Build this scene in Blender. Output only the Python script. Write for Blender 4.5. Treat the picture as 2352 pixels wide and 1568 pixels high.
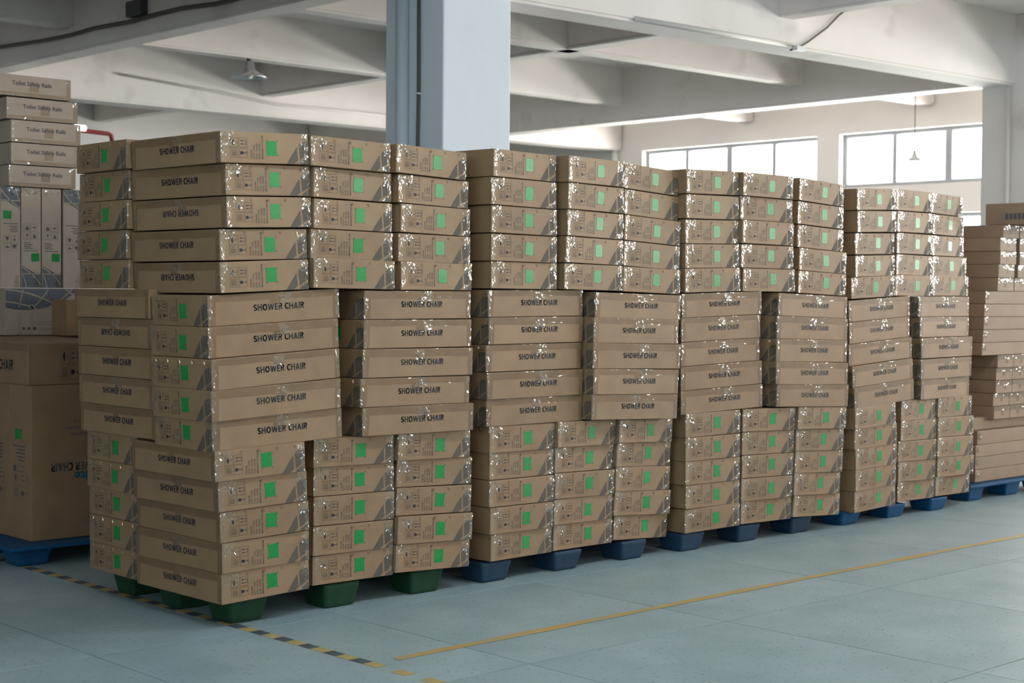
import bpy, bmesh, math, random
from mathutils import Matrix, Vector

# ------------------------------------------------------------------ scene, camera, light
for o in list(bpy.data.objects):
    bpy.data.objects.remove(o, do_unlink=True)
scene = bpy.context.scene
C = scene.collection
ZF = 0.045                                  # survey height of the floor; everything is shifted so the floor is z = 0

cam_d = bpy.data.cameras.new('camera')
cam = bpy.data.objects.new('camera', cam_d)
C.objects.link(cam)
scene.camera = cam
cam_d.sensor_width = 36.0
cam_d.lens = 55.065
cam_d.clip_end = 200
_f = Vector((0.682517, 0.730216, -0.030925)); _r = Vector((0.730701, -0.682657, 0.007403)); _u = Vector((0.015706, 0.02765, 0.999494))
cam.matrix_world = Matrix(((_r.x, _u.x, -_f.x, -3.27478), (_r.y, _u.y, -_f.y, -5.12557), (_r.z, _u.z, -_f.z, 1.35375 - ZF), (0, 0, 0, 1)))
cam_d.dof.use_dof = True
cam_d.dof.focus_distance = 6.9
cam_d.dof.aperture_fstop = 4.0

world = bpy.data.worlds.new('overcast_sky')
scene.world = world
world.use_nodes = True
world.node_tree.nodes['Background'].inputs[0].default_value = (0.80, 0.91, 1.0, 1)
world.node_tree.nodes['Background'].inputs[1].default_value = 4.0

scene.view_settings.view_transform = 'Standard'
scene.view_settings.look = 'None'
scene.view_settings.exposure = 0.42
scene.view_settings.gamma = 1.0
scene.view_settings.use_curve_mapping = False
scene.cycles.max_bounces = 5
scene.cycles.diffuse_bounces = 3
scene.cycles.glossy_bounces = 2
scene.cycles.transmission_bounces = 2
scene.cycles.transparent_max_bounces = 8
scene.cycles.caustics_reflective = False
scene.cycles.caustics_refractive = False
scene.cycles.use_adaptive_sampling = True
scene.cycles.adaptive_threshold = 0.1
scene.cycles.sample_clamp_indirect = 6.0
scene.cycles.use_denoising = True
scene.cycles.use_light_tree = False

XW, XL, YF, YB, ZC = 12.6, -9.0, -12.0, 13.6, 3.98 - ZF     # room: window wall, far left wall, wall behind camera, back wall, slab
# windows: (wall, from, to, z0, z1) ; daylight lamps fill each opening from outside
WIN = []
for k in range(7):
    y1 = 9.29 - 3.21 * k
    WIN.append(('right', y1 - 2.88, y1, 2.605, 3.255))
    WIN.append(('right', y1 - 2.88, y1, 1.5, 2.262))
for k in range(4):
    x0 = -8.2 + 3.4 * k
    WIN.append(('front', x0, x0 + 2.9, 2.0, 3.25))
for k in range(2):
    y0 = -8.0 + 3.4 * k
    WIN.append(('left', y0, y0 + 2.9, 2.0, 3.25))
SKY = {'right': (19.0, (1.0, 0.975, 0.96)), 'front': (4.5, (0.68, 0.87, 1.0)), 'left': (10.0, (0.50, 0.79, 1.0))}
for w, a, b, z0, z1 in WIN:
    L = bpy.data.lights.new('daylight', 'AREA')
    L.shape = 'RECTANGLE'; L.size = b - a; L.size_y = z1 - z0
    rad, col = SKY[w]
    L.energy = rad * math.pi * (b - a) * (z1 - z0)
    L.color = col
    o = bpy.data.objects.new('daylight', L)
    C.objects.link(o)
    m, zc = (a + b) / 2, (z0 + z1) / 2
    if w == 'right':
        o.location = (XW + 0.32, m, zc); d = Vector((-1, 0, 0))
    elif w == 'front':
        o.location = (m, YF - 0.32, zc); d = Vector((0, 1, 0))
    else:
        o.location = (XL - 0.32, m, zc); d = Vector((1, 0, 0))
    o.rotation_euler = d.to_track_quat('-Z', 'Y').to_euler()

random.seed(7)
# ------------------------------------------------------------------ materials
def mat(name, color, rough=0.6, spec=0.5, metallic=0.0, coat=0.0):
    m = bpy.data.materials.new(name); m.use_nodes = True
    b = m.node_tree.nodes['Principled BSDF']
    b.inputs['Base Color'].default_value = (*color, 1)
    b.inputs['Roughness'].default_value = rough
    b.inputs['Specular IOR Level'].default_value = spec
    b.inputs['Metallic'].default_value = metallic
    b.inputs['Coat Weight'].default_value = coat
    b.inputs['Coat Roughness'].default_value = 0.08
    return m
def nodes(m):
    return m.node_tree.nodes, m.node_tree.links, m.node_tree.nodes['Principled BSDF']
def noise_mix(m, scale, c1, c2, lo=0.3, hi=0.7, detail=4, stretch=(1, 1, 1), obj_random=0.0, bump=0.0, bump_scale=None, second=None):
    N, L, B = nodes(m)
    tc = N.new('ShaderNodeTexCoord'); mp = N.new('ShaderNodeMapping'); mp.inputs['Scale'].default_value = stretch
    L.new(tc.outputs['Object'], mp.inputs['Vector'])
    vec = mp.outputs['Vector']
    if obj_random:
        oi = N.new('ShaderNodeObjectInfo'); ad = N.new('ShaderNodeVectorMath'); ad.operation = 'ADD'
        mu = N.new('ShaderNodeMath'); mu.operation = 'MULTIPLY'; mu.inputs[1].default_value = 37.0
        L.new(oi.outputs['Random'], mu.inputs[0]); L.new(vec, ad.inputs[0]); L.new(mu.outputs[0], ad.inputs[1]); vec = ad.outputs[0]
    nz = N.new('ShaderNodeTexNoise'); nz.inputs['Scale'].default_value = scale; nz.inputs['Detail'].default_value = detail
    L.new(vec, nz.inputs['Vector'])
    rp = N.new('ShaderNodeValToRGB'); rp.color_ramp.elements[0].position = lo; rp.color_ramp.elements[1].position = hi
    rp.color_ramp.elements[0].color = (*c1, 1); rp.color_ramp.elements[1].color = (*c2, 1)
    L.new(nz.outputs['Fac'], rp.inputs['Fac'])
    out = rp.outputs['Color']
    if second:
        sc2, lo2, hi2, c3, st2 = second
        mp2 = N.new('ShaderNodeMapping'); mp2.inputs['Scale'].default_value = st2; L.new(tc.outputs['Object'], mp2.inputs['Vector'])
        n2 = N.new('ShaderNodeTexNoise'); n2.inputs['Scale'].default_value = sc2; n2.inputs['Detail'].default_value = 3
        L.new(mp2.outputs[0], n2.inputs['Vector'])
        r2 = N.new('ShaderNodeValToRGB'); r2.color_ramp.elements[0].position = lo2; r2.color_ramp.elements[1].position = hi2
        L.new(n2.outputs['Fac'], r2.inputs['Fac'])
        mx = N.new('ShaderNodeMix'); mx.data_type = 'RGBA'
        L.new(r2.outputs['Color'], mx.inputs['Factor']); L.new(out, mx.inputs['A']); mx.inputs['B'].default_value = (*c3, 1)
        out = mx.outputs['Result']
    if obj_random:
        hs = N.new('ShaderNodeHueSaturation'); mr = N.new('ShaderNodeMapRange')
        mr.inputs['To Min'].default_value = 1 - obj_random; mr.inputs['To Max'].default_value = 1 + obj_random
        L.new(oi.outputs['Random'], mr.inputs['Value']); L.new(mr.outputs[0], hs.inputs['Value']); L.new(out, hs.inputs['Color']); out = hs.outputs[0]
    L.new(out, B.inputs['Base Color'])
    if bump:
        nb = N.new('ShaderNodeTexNoise'); nb.inputs['Scale'].default_value = bump_scale or scale; nb.inputs['Detail'].default_value = 3
        L.new(vec, nb.inputs['Vector'])
        bp = N.new('ShaderNodeBump'); bp.inputs['Strength'].default_value = bump; bp.inputs['Distance'].default_value = 0.01
        L.new(nb.outputs['Fac'], bp.inputs['Height']); L.new(bp.outputs[0], B.inputs['Normal'])
    return m
M = {}
M['carton'] = noise_mix(mat('kraft_cardboard', (.4, .26, .16), .55, .35), 9, (.226, .135, .071), (.269, .163, .088), detail=6, obj_random=.06, bump=.05, bump_scale=60)
M['carton_plain'] = noise_mix(mat('plain_cardboard', (.4, .26, .16), .6, .3), 7, (.245, .160, .105), (.295, .196, .130), detail=6, obj_random=.08, bump=.05, bump_scale=60)
M['carton_pale'] = noise_mix(mat('pale_cardboard', (.38, .28, .2), .6, .3), 7, (.36, .268, .205), (.42, .318, .248), detail=6, obj_random=.05, bump=.05, bump_scale=60)
M['brown_tape'] = noise_mix(mat('brown_packing_tape', (.35, .2, .1), .5, .25), 14, (.162, .095, .049), (.194, .114, .060), obj_random=.05)
M['pale_tape'] = noise_mix(mat('pale_packing_tape', (.3, .2, .14), .5, .25), 14, (.27, .185, .125), (.31, .215, .145), obj_random=.05)
M['ink'] = mat('dark_print', (.016, .016, .024), .55, .3)
M['ink_soft'] = mat('small_print', (.085, .075, .080), .6, .3)
M['grey_print'] = noise_mix(mat('grey_globe_print', (.15, .13, .12), .7, .2), 260, (.088, .068, .052), (.122, .095, .073), stretch=(1, .05, 1), detail=2)
M['blue_grey_print'] = noise_mix(mat('blue_grey_globe_print', (.1, .1, .11), .5, .4), 60, (.075, .078, .09), (.11, .11, .12))
M['tan_line'] = mat('unprinted_line', (.36, .27, .2), .6, .3)
M['teal_print'] = mat('teal_print', (.02, .10, .14), .6, .3)
M['green_label'] = noise_mix(mat('green_label_paper', (.0, .32, .08), .34, .32, coat=.06), 120, (.002, .175, .030), (.004, .24, .046), stretch=(.35, 1, 1.8), detail=3)
M['staple'] = mat('copper_staple', (.75, .42, .28), .3, .5, metallic=1.0)
M['concrete'] = noise_mix(mat('painted_concrete', (.6, .57, .54), .8, .3), 1.3, (.755, .685, .645), (.84, .78, .74), detail=6, bump=.05, bump_scale=8, second=(2.2, .62, .80, (.60, .54, .50), (1, 1, 1)))
M['pillar_paint'] = noise_mix(mat('white_pillar_paint', (.66, .7, .74), .6, .4), 2, (.68, .72, .77), (.75, .79, .84), detail=5, stretch=(1, 1, .5), bump=.03, bump_scale=12)
M['wall'] = noise_mix(mat('wall_plaster', (.7, .65, .6), .8, .3), .9, (.78, .735, .695), (.85, .81, .77), detail=5)
M['tile'] = noise_mix(mat('speckled_floor_tile', (.5, .55, .54), .38, .45), 3, (.265, .340, .355), (.345, .420, .435), detail=7, obj_random=.02, second=(42, .62, .68, (.14, .16, .155), (1, 1.8, 1)))
M['joint'] = mat('dark_floor_joint', (.10, .115, .12), .8, .3)
M['yellow_tape'] = noise_mix(mat('worn_yellow_tape', (.5, .3, .08), .5, .4), 5, (.30, .31, .24), (.47, .30, .105), lo=.30, hi=.50, detail=6, stretch=(.7, 3, 1))
M['hazard_yellow'] = noise_mix(mat('hazard_yellow', (.5, .33, .1), .5, .4), 20, (.36, .28, .12), (.50, .35, .13), detail=4)
M['hazard_black'] = noise_mix(mat('hazard_black', (.05, .06, .07), .5, .4), 20, (.045, .055, .07), (.085, .10, .115), detail=4)
M['green_plastic'] = noise_mix(mat('green_pallet_plastic', (.02, .12, .03), .7, .25), 12, (.006, .030, .012), (.010, .042, .017), stretch=(1, 1, .2))
M['blue_plastic'] = noise_mix(mat('blue_pallet_plastic', (.01, .1, .25), .65, .25), 12, (.003, .050, .125), (.005, .064, .155), stretch=(1, 1, .2))
M['navy_plastic'] = noise_mix(mat('dark_blue_pallet_plastic', (.015, .06, .13), .6, .35), 12, (.006, .024, .050), (.010, .034, .068), stretch=(1, 1, .2))
M['cable'] = mat('dark_cable', (.10, .09, .075), .6, .3)
M['conduit'] = mat('pale_conduit', (.62, .58, .54), .5, .4)
M['steel'] = mat('grey_steel_frame', (.33, .345, .36), .5, .5)
M['aluminium'] = mat('spun_aluminium', (.62, .63, .65), .3, .5, metallic=1.0)
M['dark_metal'] = mat('dark_metal', (.06, .06, .06), .5, .4)
M['lamp_glass'] = mat('bulb_glass', (.8, .78, .7), .1, .6)
M['red_pipe'] = mat('red_pipe', (.28, .03, .03), .45, .4)
M['pvc'] = mat('white_pvc_pipe', (.55, .60, .66), .4, .5)
M['white_label'] = mat('white_label', (.7, .7, .7), .5, .4)
tl = bpy.data.materials.new('lit_tube'); tl.use_nodes = True
tl.node_tree.nodes['Principled BSDF'].inputs['Emission Color'].default_value = (.95, 1, .95, 1)
tl.node_tree.nodes['Principled BSDF'].inputs['Emission Strength'].default_value = 2.5
M['tube'] = tl
lb = bpy.data.materials.new('lit_batten_tube'); lb.use_nodes = True
lb.node_tree.nodes['Principled BSDF'].inputs['Emission Color'].default_value = (.78, .94, 1.0, 1)
lb.node_tree.nodes['Principled BSDF'].inputs['Emission Strength'].default_value = 80.0
M['lit_batten'] = lb
def film(name, fac, rough):
    m = bpy.data.materials.new(name); m.use_nodes = True
    N, L = m.node_tree.nodes, m.node_tree.links
    for n in list(N):
        N.remove(n)
    out = N.new('ShaderNodeOutputMaterial'); mx = N.new('ShaderNodeMixShader'); tr = N.new('ShaderNodeBsdfTransparent'); gl = N.new('ShaderNodeBsdfGlossy')
    lw = N.new('ShaderNodeLayerWeight'); lw.inputs['Blend'].default_value = 0.5
    pw = N.new('ShaderNodeMath'); pw.operation = 'POWER'; pw.inputs[1].default_value = 4.0
    ad = N.new('ShaderNodeMath'); ad.operation = 'MULTIPLY_ADD'; ad.inputs[1].default_value = .55; ad.inputs[2].default_value = fac
    L.new(lw.outputs['Facing'], pw.inputs[0]); L.new(pw.outputs[0], ad.inputs[0]); L.new(ad.outputs[0], mx.inputs[0])
    gl.inputs['Roughness'].default_value = rough
    tr.inputs['Color'].default_value = (.97, .97, .95, 1)
    L.new(tr.outputs[0], mx.inputs[1]); L.new(gl.outputs[0], mx.inputs[2]); L.new(mx.outputs[0], out.inputs[0])
    return m
M['film'] = film('clear_packing_film', .12, .08)
M['glass'] = film('window_glass', .04, .02)

# ------------------------------------------------------------------ helpers
class MB:
    def __init__(self):
        self.v, self.f = [], []
    def add(self, vs, fs):
        n = len(self.v); self.v += [tuple(v) for v in vs]; self.f += [tuple(i + n for i in f) for f in fs]; return self
    def box(self, x0, y0, z0, x1, y1, z1):
        return self.add([(x0, y0, z0), (x1, y0, z0), (x1, y1, z0), (x0, y1, z0), (x0, y0, z1), (x1, y0, z1), (x1, y1, z1), (x0, y1, z1)],
                        [(3, 2, 1, 0), (4, 5, 6, 7), (0, 1, 5, 4), (1, 2, 6, 5), (2, 3, 7, 6), (3, 0, 4, 7)])
    def frustum(self, x0, y0, x1, y1, z0, X0, Y0, X1, Y1, z1):
        return self.add([(x0, y0, z0), (x1, y0, z0), (x1, y1, z0), (x0, y1, z0), (X0, Y0, z1), (X1, Y0, z1), (X1, Y1, z1), (X0, Y1, z1)],
                        [(3, 2, 1, 0), (4, 5, 6, 7), (0, 1, 5, 4), (1, 2, 6, 5), (2, 3, 7, 6), (3, 0, 4, 7)])
    def tube(self, pts, r, n=8):
        pts = [Vector(p) for p in pts]; rings = []
        for i, p in enumerate(pts):
            d = (pts[min(i + 1, len(pts) - 1)] - pts[max(i - 1, 0)]).normalized()
            a = d.orthogonal().normalized() if i == 0 else (rings_a - d * rings_a.dot(d)).normalized()
            rings_a = a; b = d.cross(a)
            rings.append([p + (a * math.cos(t) + b * math.sin(t)) * r for t in [2 * math.pi * k / n for k in range(n)]])
        vs = [v for rg in rings for v in rg]; fs = []
        for i in range(len(rings) - 1):
            for k in range(n):
                fs.append((i * n + k, i * n + (k + 1) % n, (i + 1) * n + (k + 1) % n, (i + 1) * n + k))
        fs.append(tuple(range(n - 1, -1, -1))); fs.append(tuple(range((len(rings) - 1) * n, len(rings) * n)))
        return self.add(vs, fs)
    def lathe(self, prof, n=32, c=(0, 0, 0)):
        vs = []; fs = []
        for (r, z) in prof:
            for k in range(n):
                t = 2 * math.pi * k / n; vs.append((c[0] + r * math.cos(t), c[1] + r * math.sin(t), c[2] + z))
        for i in range(len(prof) - 1):
            for k in range(n):
                fs.append((i * n + k, i * n + (k + 1) % n, (i + 1) * n + (k + 1) % n, (i + 1) * n + k))
        return self.add(vs, fs)
    def mesh(self, name, material, smooth=False, bevel=0.0, seg=2):
        me = bpy.data.meshes.new(name); me.from_pydata(self.v, [], self.f)
        if bevel:
            bm = bmesh.new(); bm.from_mesh(me)
            bmesh.ops.bevel(bm, geom=bm.edges[:], offset=bevel, segments=seg, affect='EDGES', profile=.6, clamp_overlap=True)
            bm.to_mesh(me); bm.free()
        me.materials.append(M[material] if isinstance(material, str) else material)
        if smooth:
            me.polygons.foreach_set('use_smooth', [True] * len(me.polygons))
        me.update()
        return me
def put(name, me, parent=None, mw=None):
    o = bpy.data.objects.new(name, me); C.objects.link(o)
    if parent is not None:
        o.parent = parent
    if mw is not None:
        o.matrix_local = mw if parent is not None else mw
    return o
def tag(o, label=None, cat=None, group=None, kind=None):
    if label: o['label'] = label
    if cat: o['category'] = cat
    if group: o['group'] = group
    if kind: o['kind'] = kind
    return o
def text_geo(s, size, bold=0.0, sx=1.0, spacing=1.0):
    cu = bpy.data.curves.new('txt', 'FONT'); cu.body = s; cu.size = size; cu.offset = bold; cu.space_character = spacing
    cu.resolution_u = 2
    ob = bpy.data.objects.new('txt', cu); C.objects.link(ob)
    dg = bpy.context.evaluated_depsgraph_get(); ev = ob.evaluated_get(dg); me = ev.to_mesh()
    v = [(p.co.x * sx, p.co.y) for p in me.vertices]; f = [tuple(p.vertices) for p in me.polygons]
    ev.to_mesh_clear(); bpy.data.objects.remove(ob, do_unlink=True); bpy.data.curves.remove(cu)
    x0, x1 = min(a for a, b in v), max(a for a, b in v); y0, y1 = min(b for a, b in v), max(b for a, b in v)
    return [(a - x0, b - y0) for a, b in v], f, x1 - x0, y1 - y0
def fit_text(s, w, h, bold):
    """text whose inked box is exactly w by h (2D points, faces)"""
    v, f, tw, th = text_geo(s, 1.0, bold)
    return [(a * w / tw, b * h / th) for a, b in v], f

# ------------------------------------------------------------------ the building
def struct(name, mb, material, bevel=0.0, parent=None):
    o = put(name, mb.mesh(name, material, bevel=bevel), parent)
    if parent is None:
        o['kind'] = 'structure'
    return o
# floor: dark bed, outer screed, and tiles one by one where the picture can tell them apart
TX = [0.53 + 1.09 * k for k in range(-3, 9)]
TY = [-0.04 + 1.12 * k for k in range(-3, 4)]
fl = MB()
fl.box(XL - .3, YF - .3, -.20, XW + .3, YB + .3, -.006)
fl.box(XL - .3, YF - .3, -.006, TX[0], YB + .3, 0); fl.box(TX[-1], YF - .3, -.006, XW + .3, YB + .3, 0)
fl.box(TX[0], YF - .3, -.006, TX[-1], TY[0], 0); fl.box(TX[0], TY[-1], -.006, TX[-1], YB + .3, 0)
me = fl.mesh('floor', 'tile'); me.materials.append(M['joint'])
for p_ in me.polygons:
    if max(me.vertices[i].co.z for i in p_.vertices) < -.003:
        p_.material_index = 1
floor = put('floor', me); tag(floor, 'pale speckled tile floor with thin dark joints', None, kind='structure')
tile_me = MB().box(-.5425, -.5575, -.006, .5425, .5575, 0).mesh('tile', 'tile')
for i in range(len(TX) - 1):
    for j in range(len(TY) - 1):
        o = put('tile', tile_me, floor); o.location = ((TX[i] + TX[i + 1]) / 2, (TY[j] + TY[j + 1]) / 2, 0)

ceiling = struct('ceiling', MB().box(XL - .3, YF - .3, ZC, XW + .3, YB + .3, ZC + .2), 'concrete')
tag(ceiling, 'bare concrete ceiling slab between the beams', None)

def wall_with_openings(name, which, label):
    mb = MB()
    if which in ('right', 'left'):
        lo, hi = YF, YB
    else:
        lo, hi = XL, XW
    ws = [w for w in WIN if w[0] == which]
    spans = sorted(set((w[1], w[2]) for w in ws))
    def seg(a, b, z0, z1):
        if b - a < 1e-4 or z1 - z0 < 1e-4: return
        if which == 'right': mb.box(XW, a, z0, XW + .25, b, z1)
        elif which == 'left': mb.box(XL - .25, a, z0, XL, b, z1)
        else: mb.box(a, YF - .25, z0, b, YF, z1)
    cur = lo
    for a, b in spans:
        seg(cur, a, 0, ZC); cur = b
        zs = sorted([(w[3], w[4]) for w in ws if w[1] == a])
        z = 0
        for z0, z1 in zs:
            seg(a, b, z, z0); z = z1
        seg(a, b, z, ZC)
    seg(cur, hi, 0, ZC)
    o = struct(name, mb, 'wall'); tag(o, label, None); return o
wall_with_openings('wall_right', 'right', 'pale plastered wall holding the rows of bright windows')
wall_with_openings('wall_front', 'front', 'plastered wall facing the stacks across the aisle')
wall_with_openings('wall_left', 'left', 'plastered wall at the far side of the hall')
tag(struct('wall_back', MB().box(XL, YB, 0, XW, YB + .25, ZC), 'wall'), 'pale back wall seen under the far beam', None)

pane_cache = {}
for n, (w, a, b, z0, z1) in enumerate(WIN):
    H, Wd = z1 - z0, b - a
    key = (round(Wd, 3), round(H, 3))
    if key not in pane_cache:
        fr = MB(); t = .045
        fr.box(0, -.03, 0, Wd, .03, t); fr.box(0, -.03, H - t, Wd, .03, H)
        cuts = [0, .25, .5, .75, 1.0]
        for c in cuts:
            ww = .09 if c == .5 else .055
            x = c * Wd; x0 = max(0, min(x - ww / 2, Wd - ww)); fr.box(x0, -.03, t, x0 + ww, .03, H - t)
        pw = Wd / 4 - .06
        pane_cache[key] = (fr.mesh('window_frame', 'steel', bevel=.004, seg=1), MB().box(-pw / 2, -.003, t, pw / 2, .003, H - t).mesh('pane', 'glass'), MB().box(-.03, -.10, -.03, Wd + .03, .05, 0).mesh('window_sill', 'wall'))
    fm, pm, sm = pane_cache[key]
    e = bpy.data.objects.new('window_%d' % (n + 1), None); C.objects.link(e); e['kind'] = 'structure'
    if w == 'right':
        e.location = (XW + .12, b, z0); e.rotation_euler = (0, 0, -math.pi / 2)
    elif w == 'front':
        e.location = (b, YF - .12, z0); e.rotation_euler = (0, 0, math.pi)
    else:
        e.location = (XL - .12, a, z0); e.rotation_euler = (0, 0, math.pi / 2)
    tag(e, 'four-light steel window in the %s wall' % {'right': 'bright end', 'front': 'aisle', 'left': 'far side'}[w], None)
    put('window_frame', fm, e)
    if w == 'right': put('window_sill', sm, e)
    for k in range(4):
        o = put('pane', pm, e); o.location = ((k + .5) * Wd / 4, 0, 0)

# beams: (name, end a, end b, soffit z (survey), width, side) ; the given line is the lower edge nearest the camera
def beam(name, a, b, zs, wd, label):
    a = Vector((*a, 0)); b = Vector((*b, 0)); d = (b - a).normalized(); n = Vector((d.y, -d.x, 0))
    if abs(d.x) > abs(d.y): n = n if n.y > 0 else -n
    else: n = n if n.x > 0 else -n
    z0, z1 = zs - ZF, ZC + .05
    ps = [a, b, b + n * wd, a + n * wd]
    vs = [(p.x, p.y, z0) for p in ps] + [(p.x, p.y, z1) for p in ps]
    fs = [(0, 1, 2, 3), (7, 6, 5, 4), (0, 4, 5, 1), (1, 5, 6, 2), (2, 6, 7, 3), (3, 7, 4, 0)]
    mb = MB().add(vs, fs); me = mb.mesh(name, 'concrete')
    bm = bmesh.new(); bm.from_mesh(me); bmesh.ops.recalc_face_normals(bm, faces=bm.faces[:])
    bmesh.ops.bevel(bm, geom=bm.edges[:], offset=.02, segments=2, affect='EDGES'); bm.to_mesh(me); bm.free()
    o = put(name, me); tag(o, label, None, kind='structure'); return o
def lin(p, q, t):   # point on line p-q at abscissa t (x for X-beams, y for Y-beams)
    return (t, p[1] + (q[1] - p[1]) * (t - p[0]) / (q[0] - p[0]))
P, Q = (3.97, 2.66), (10.17, 2.41)
beam('beam_main', lin(P, Q, XL), lin(P, Q, XW), 3.325, .34, 'deep concrete beam running from the white pillar to the window-side pillar')
beam('beam_main', (XL, 10.05), (XW, 9.66), 3.325, .34, 'deep concrete beam crossing behind the pendant lamp, nearest the back wall')
beam('beam_main', (XL, -4.9), (XW, -4.9), 3.325, .34, 'deep concrete beam over the aisle')
beam('beam_main', (3.50, YF), (3.46, YB), 3.485, .24, 'dark concrete beam with a thick cable, upper corner of the view')
beam('beam_main', (10.24, YF), (10.13, YB), 3.36, .30, 'deep beam in front of the bright windows, resting on the far pillar')
beam('beam_main', (-3.4, YF), (-3.4, YB), 3.485, .24, 'concrete cross beam over the aisle behind the view')
beam('beam_secondary', (3.6, 4.95), (XW, 4.77), 3.55, .20, 'shallow ceiling beam just behind the white pillar')
beam('beam_secondary', (3.6, 7.42), (XW, 7.38), 3.55, .20, 'shallow ceiling beam carrying the bell-shaped lamp')
beam('beam_secondary', (XL, 7.9), (3.55, 7.85), 3.70, .20, 'shallow dark beam meeting the cable-carrying beam in the upper corner')
beam('beam_secondary', (XL, 5.2), (3.55, 5.0), 3.70, .20, 'shallow dark beam out of view behind the cable-carrying beam')
beam('beam_secondary', (XL, .1), (XW, -.05), 3.55, .20, 'shallow ceiling beam over the carton row')
beam('beam_secondary', (XL, -2.4), (XW, -2.4), 3.55, .20, 'shallow ceiling beam over the aisle')
beam('beam_secondary', (6.80, YF), (6.72, YB), 3.55, .20, 'shallow ceiling beam crossing midway between the pillars')
beam('beam_secondary', (0, YF), (0, YB), 3.55, .20, 'shallow ceiling beam crossing over the left pile')

pil = struct('pillar', MB().box(3.38, 2.67, 0, 3.98, 3.27, ZC), 'pillar_paint', bevel=.012)
tag(pil, 'square white pillar behind the green-pallet stack, grey pipe on its side', None)
tag(struct('pillar', MB().box(10.17, 2.14, 0, 10.77, 2.75, ZC), 'concrete', bevel=.012), 'grey pillar beside the bright windows', None)
mb = MB(); mb.tube([(3.345, 3.05, .02), (3.345, 3.05, 3.5)], .045, 12)
o = put('drain_pipe', mb.mesh('drain_pipe', 'pvc', smooth=True)); tag(o, 'white plastic pipe running up the side of the white pillar', 'pipe')
mb = MB(); mb.tube([(3.365, 2.93, .02), (3.365, 2.92, 1.6), (3.365, 2.90, 2.7), (3.365, 2.905, 3.4)], .012, 8)
o = put('pillar_cable', mb.mesh('pillar_cable', 'cable', smooth=True)); tag(o, 'thin dark cable hanging beside the pillar pipe', 'cable')
cl = MB().box(-.02, -.012, -.006, .02, .012, .006).mesh('clip', 'white_label', bevel=.003)
c = put('clip', cl, o); c.location = (3.36, 2.89, 2.62)
mb = MB(); mb.tube([(10.13, 2.45, .02), (10.13, 2.45, 3.25)], .02, 8)
o = put('wall_conduit', mb.mesh('wall_conduit', 'concrete', smooth=True)); tag(o, 'slim painted pipe down the far grey pillar', 'pipe')

def cable(name, pts, r, m, label, cat='cable'):
    mb = MB(); mb.tube(pts, r, 8)
    o = put(name, mb.mesh(name, m, smooth=True)); tag(o, label, cat); return o
# cable on the near dark beam (face x ~ 3.47), pale conduits on beam edges
cab = [(12.2, 3.70), (9.33, 3.68), (8.43, 3.64), (7.88, 3.63), (7.44, 3.64), (6.77, 3.62), (6.5, 3.63), (6.0, 3.63), (5.49, 3.60), (4.6, 3.61), (3.4, 3.63)]
cable('beam_cable', [(3.445, y, z - ZF) for y, z in cab], .018, 'cable', 'thick dark cable sagging along the dark beam in the upper corner')
jb = MB().box(3.40, 6.57, 3.605, 3.47, 6.82, 3.735)
o = put('junction_box', jb.mesh('junction_box', 'dark_metal', bevel=.006)); tag(o, 'small dark junction box on the dark corner beam', 'junction box')
cable('conduit', [(6.755, 2.9, 3.565 - ZF), (6.745, 9.6, 3.565 - ZF)], .016, 'conduit', 'pale conduit along the cross beam edge behind the white pillar', 'conduit')
cable('conduit', [lin(P, Q, 5.15) + (3.345 - ZF,), lin(P, Q, 6.93) + (3.345 - ZF,)], .020, 'conduit', 'pale conduit on the deep beam between white pillar and hanging cable', 'conduit')
def face(x, z, off=.02):
    q = lin(P, Q, x); return (q[0], q[1] - off, z - ZF)
cable('hanging_cable', [face(6.88, 3.30), face(6.99, 3.335), face(7.1, 3.39), face(7.34, 3.53), face(7.48, 3.64), face(7.56, 3.69), (7.3, 2.1, 3.64 - ZF), (6.9, 1.6, 3.56 - ZF), (6.78, 1.3, 3.56 - ZF), (6.78, .3, 3.56 - ZF)], .008, 'cable', 'dark cable looping up across the deep pale beam')
mb = MB().box(6.90, 2.47, 3.30 - ZF, 7.02, 2.53, 3.335 - ZF)
o = put('cable_fitting', mb.mesh('cable_fitting', 'white_label', bevel=.004)); tag(o, 'white cable fitting where the hanging cable leaves the beam', 'fitting')
cable('conduit', [(4.97, 9.77, 3.62 - ZF), (6.2, 9.75, 3.54 - ZF), (6.9, 9.735, 3.47 - ZF), (9.5, 9.69, 3.47 - ZF)], .014, 'conduit', 'thin painted conduit across the far deep beam behind the lamp', 'conduit')
cable('wall_pipe', [(XW - .05, 9.76, 1.2), (XW - .05, 9.76, 3.52), (XW - .05, 9.85, 3.57), (XW - .05, 10.35, 3.57)], .05, 'wall', 'tan pipe bending on the window wall beside the white pillar', 'pipe')
cable('red_pipe', [(3.3, 9.2, 2.92), (4.2, 9.2, 2.89), (4.54, 9.2, 2.878), (4.57, 9.2, 2.865), (4.585, 9.2, 2.80)], .022, 'red_pipe', 'dark red pipe end behind the safety rail cartons', 'pipe')
mb = MB(); mb.tube([(3.2, 9.15, 2.93), (4.26, 9.15, 2.907)], .028, 12)
o = put('tube_lamp', mb.mesh('tube_lamp', 'tube', smooth=True)); tag(o, 'lit fluorescent tube end behind the safety rail cartons', 'lamp')

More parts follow.
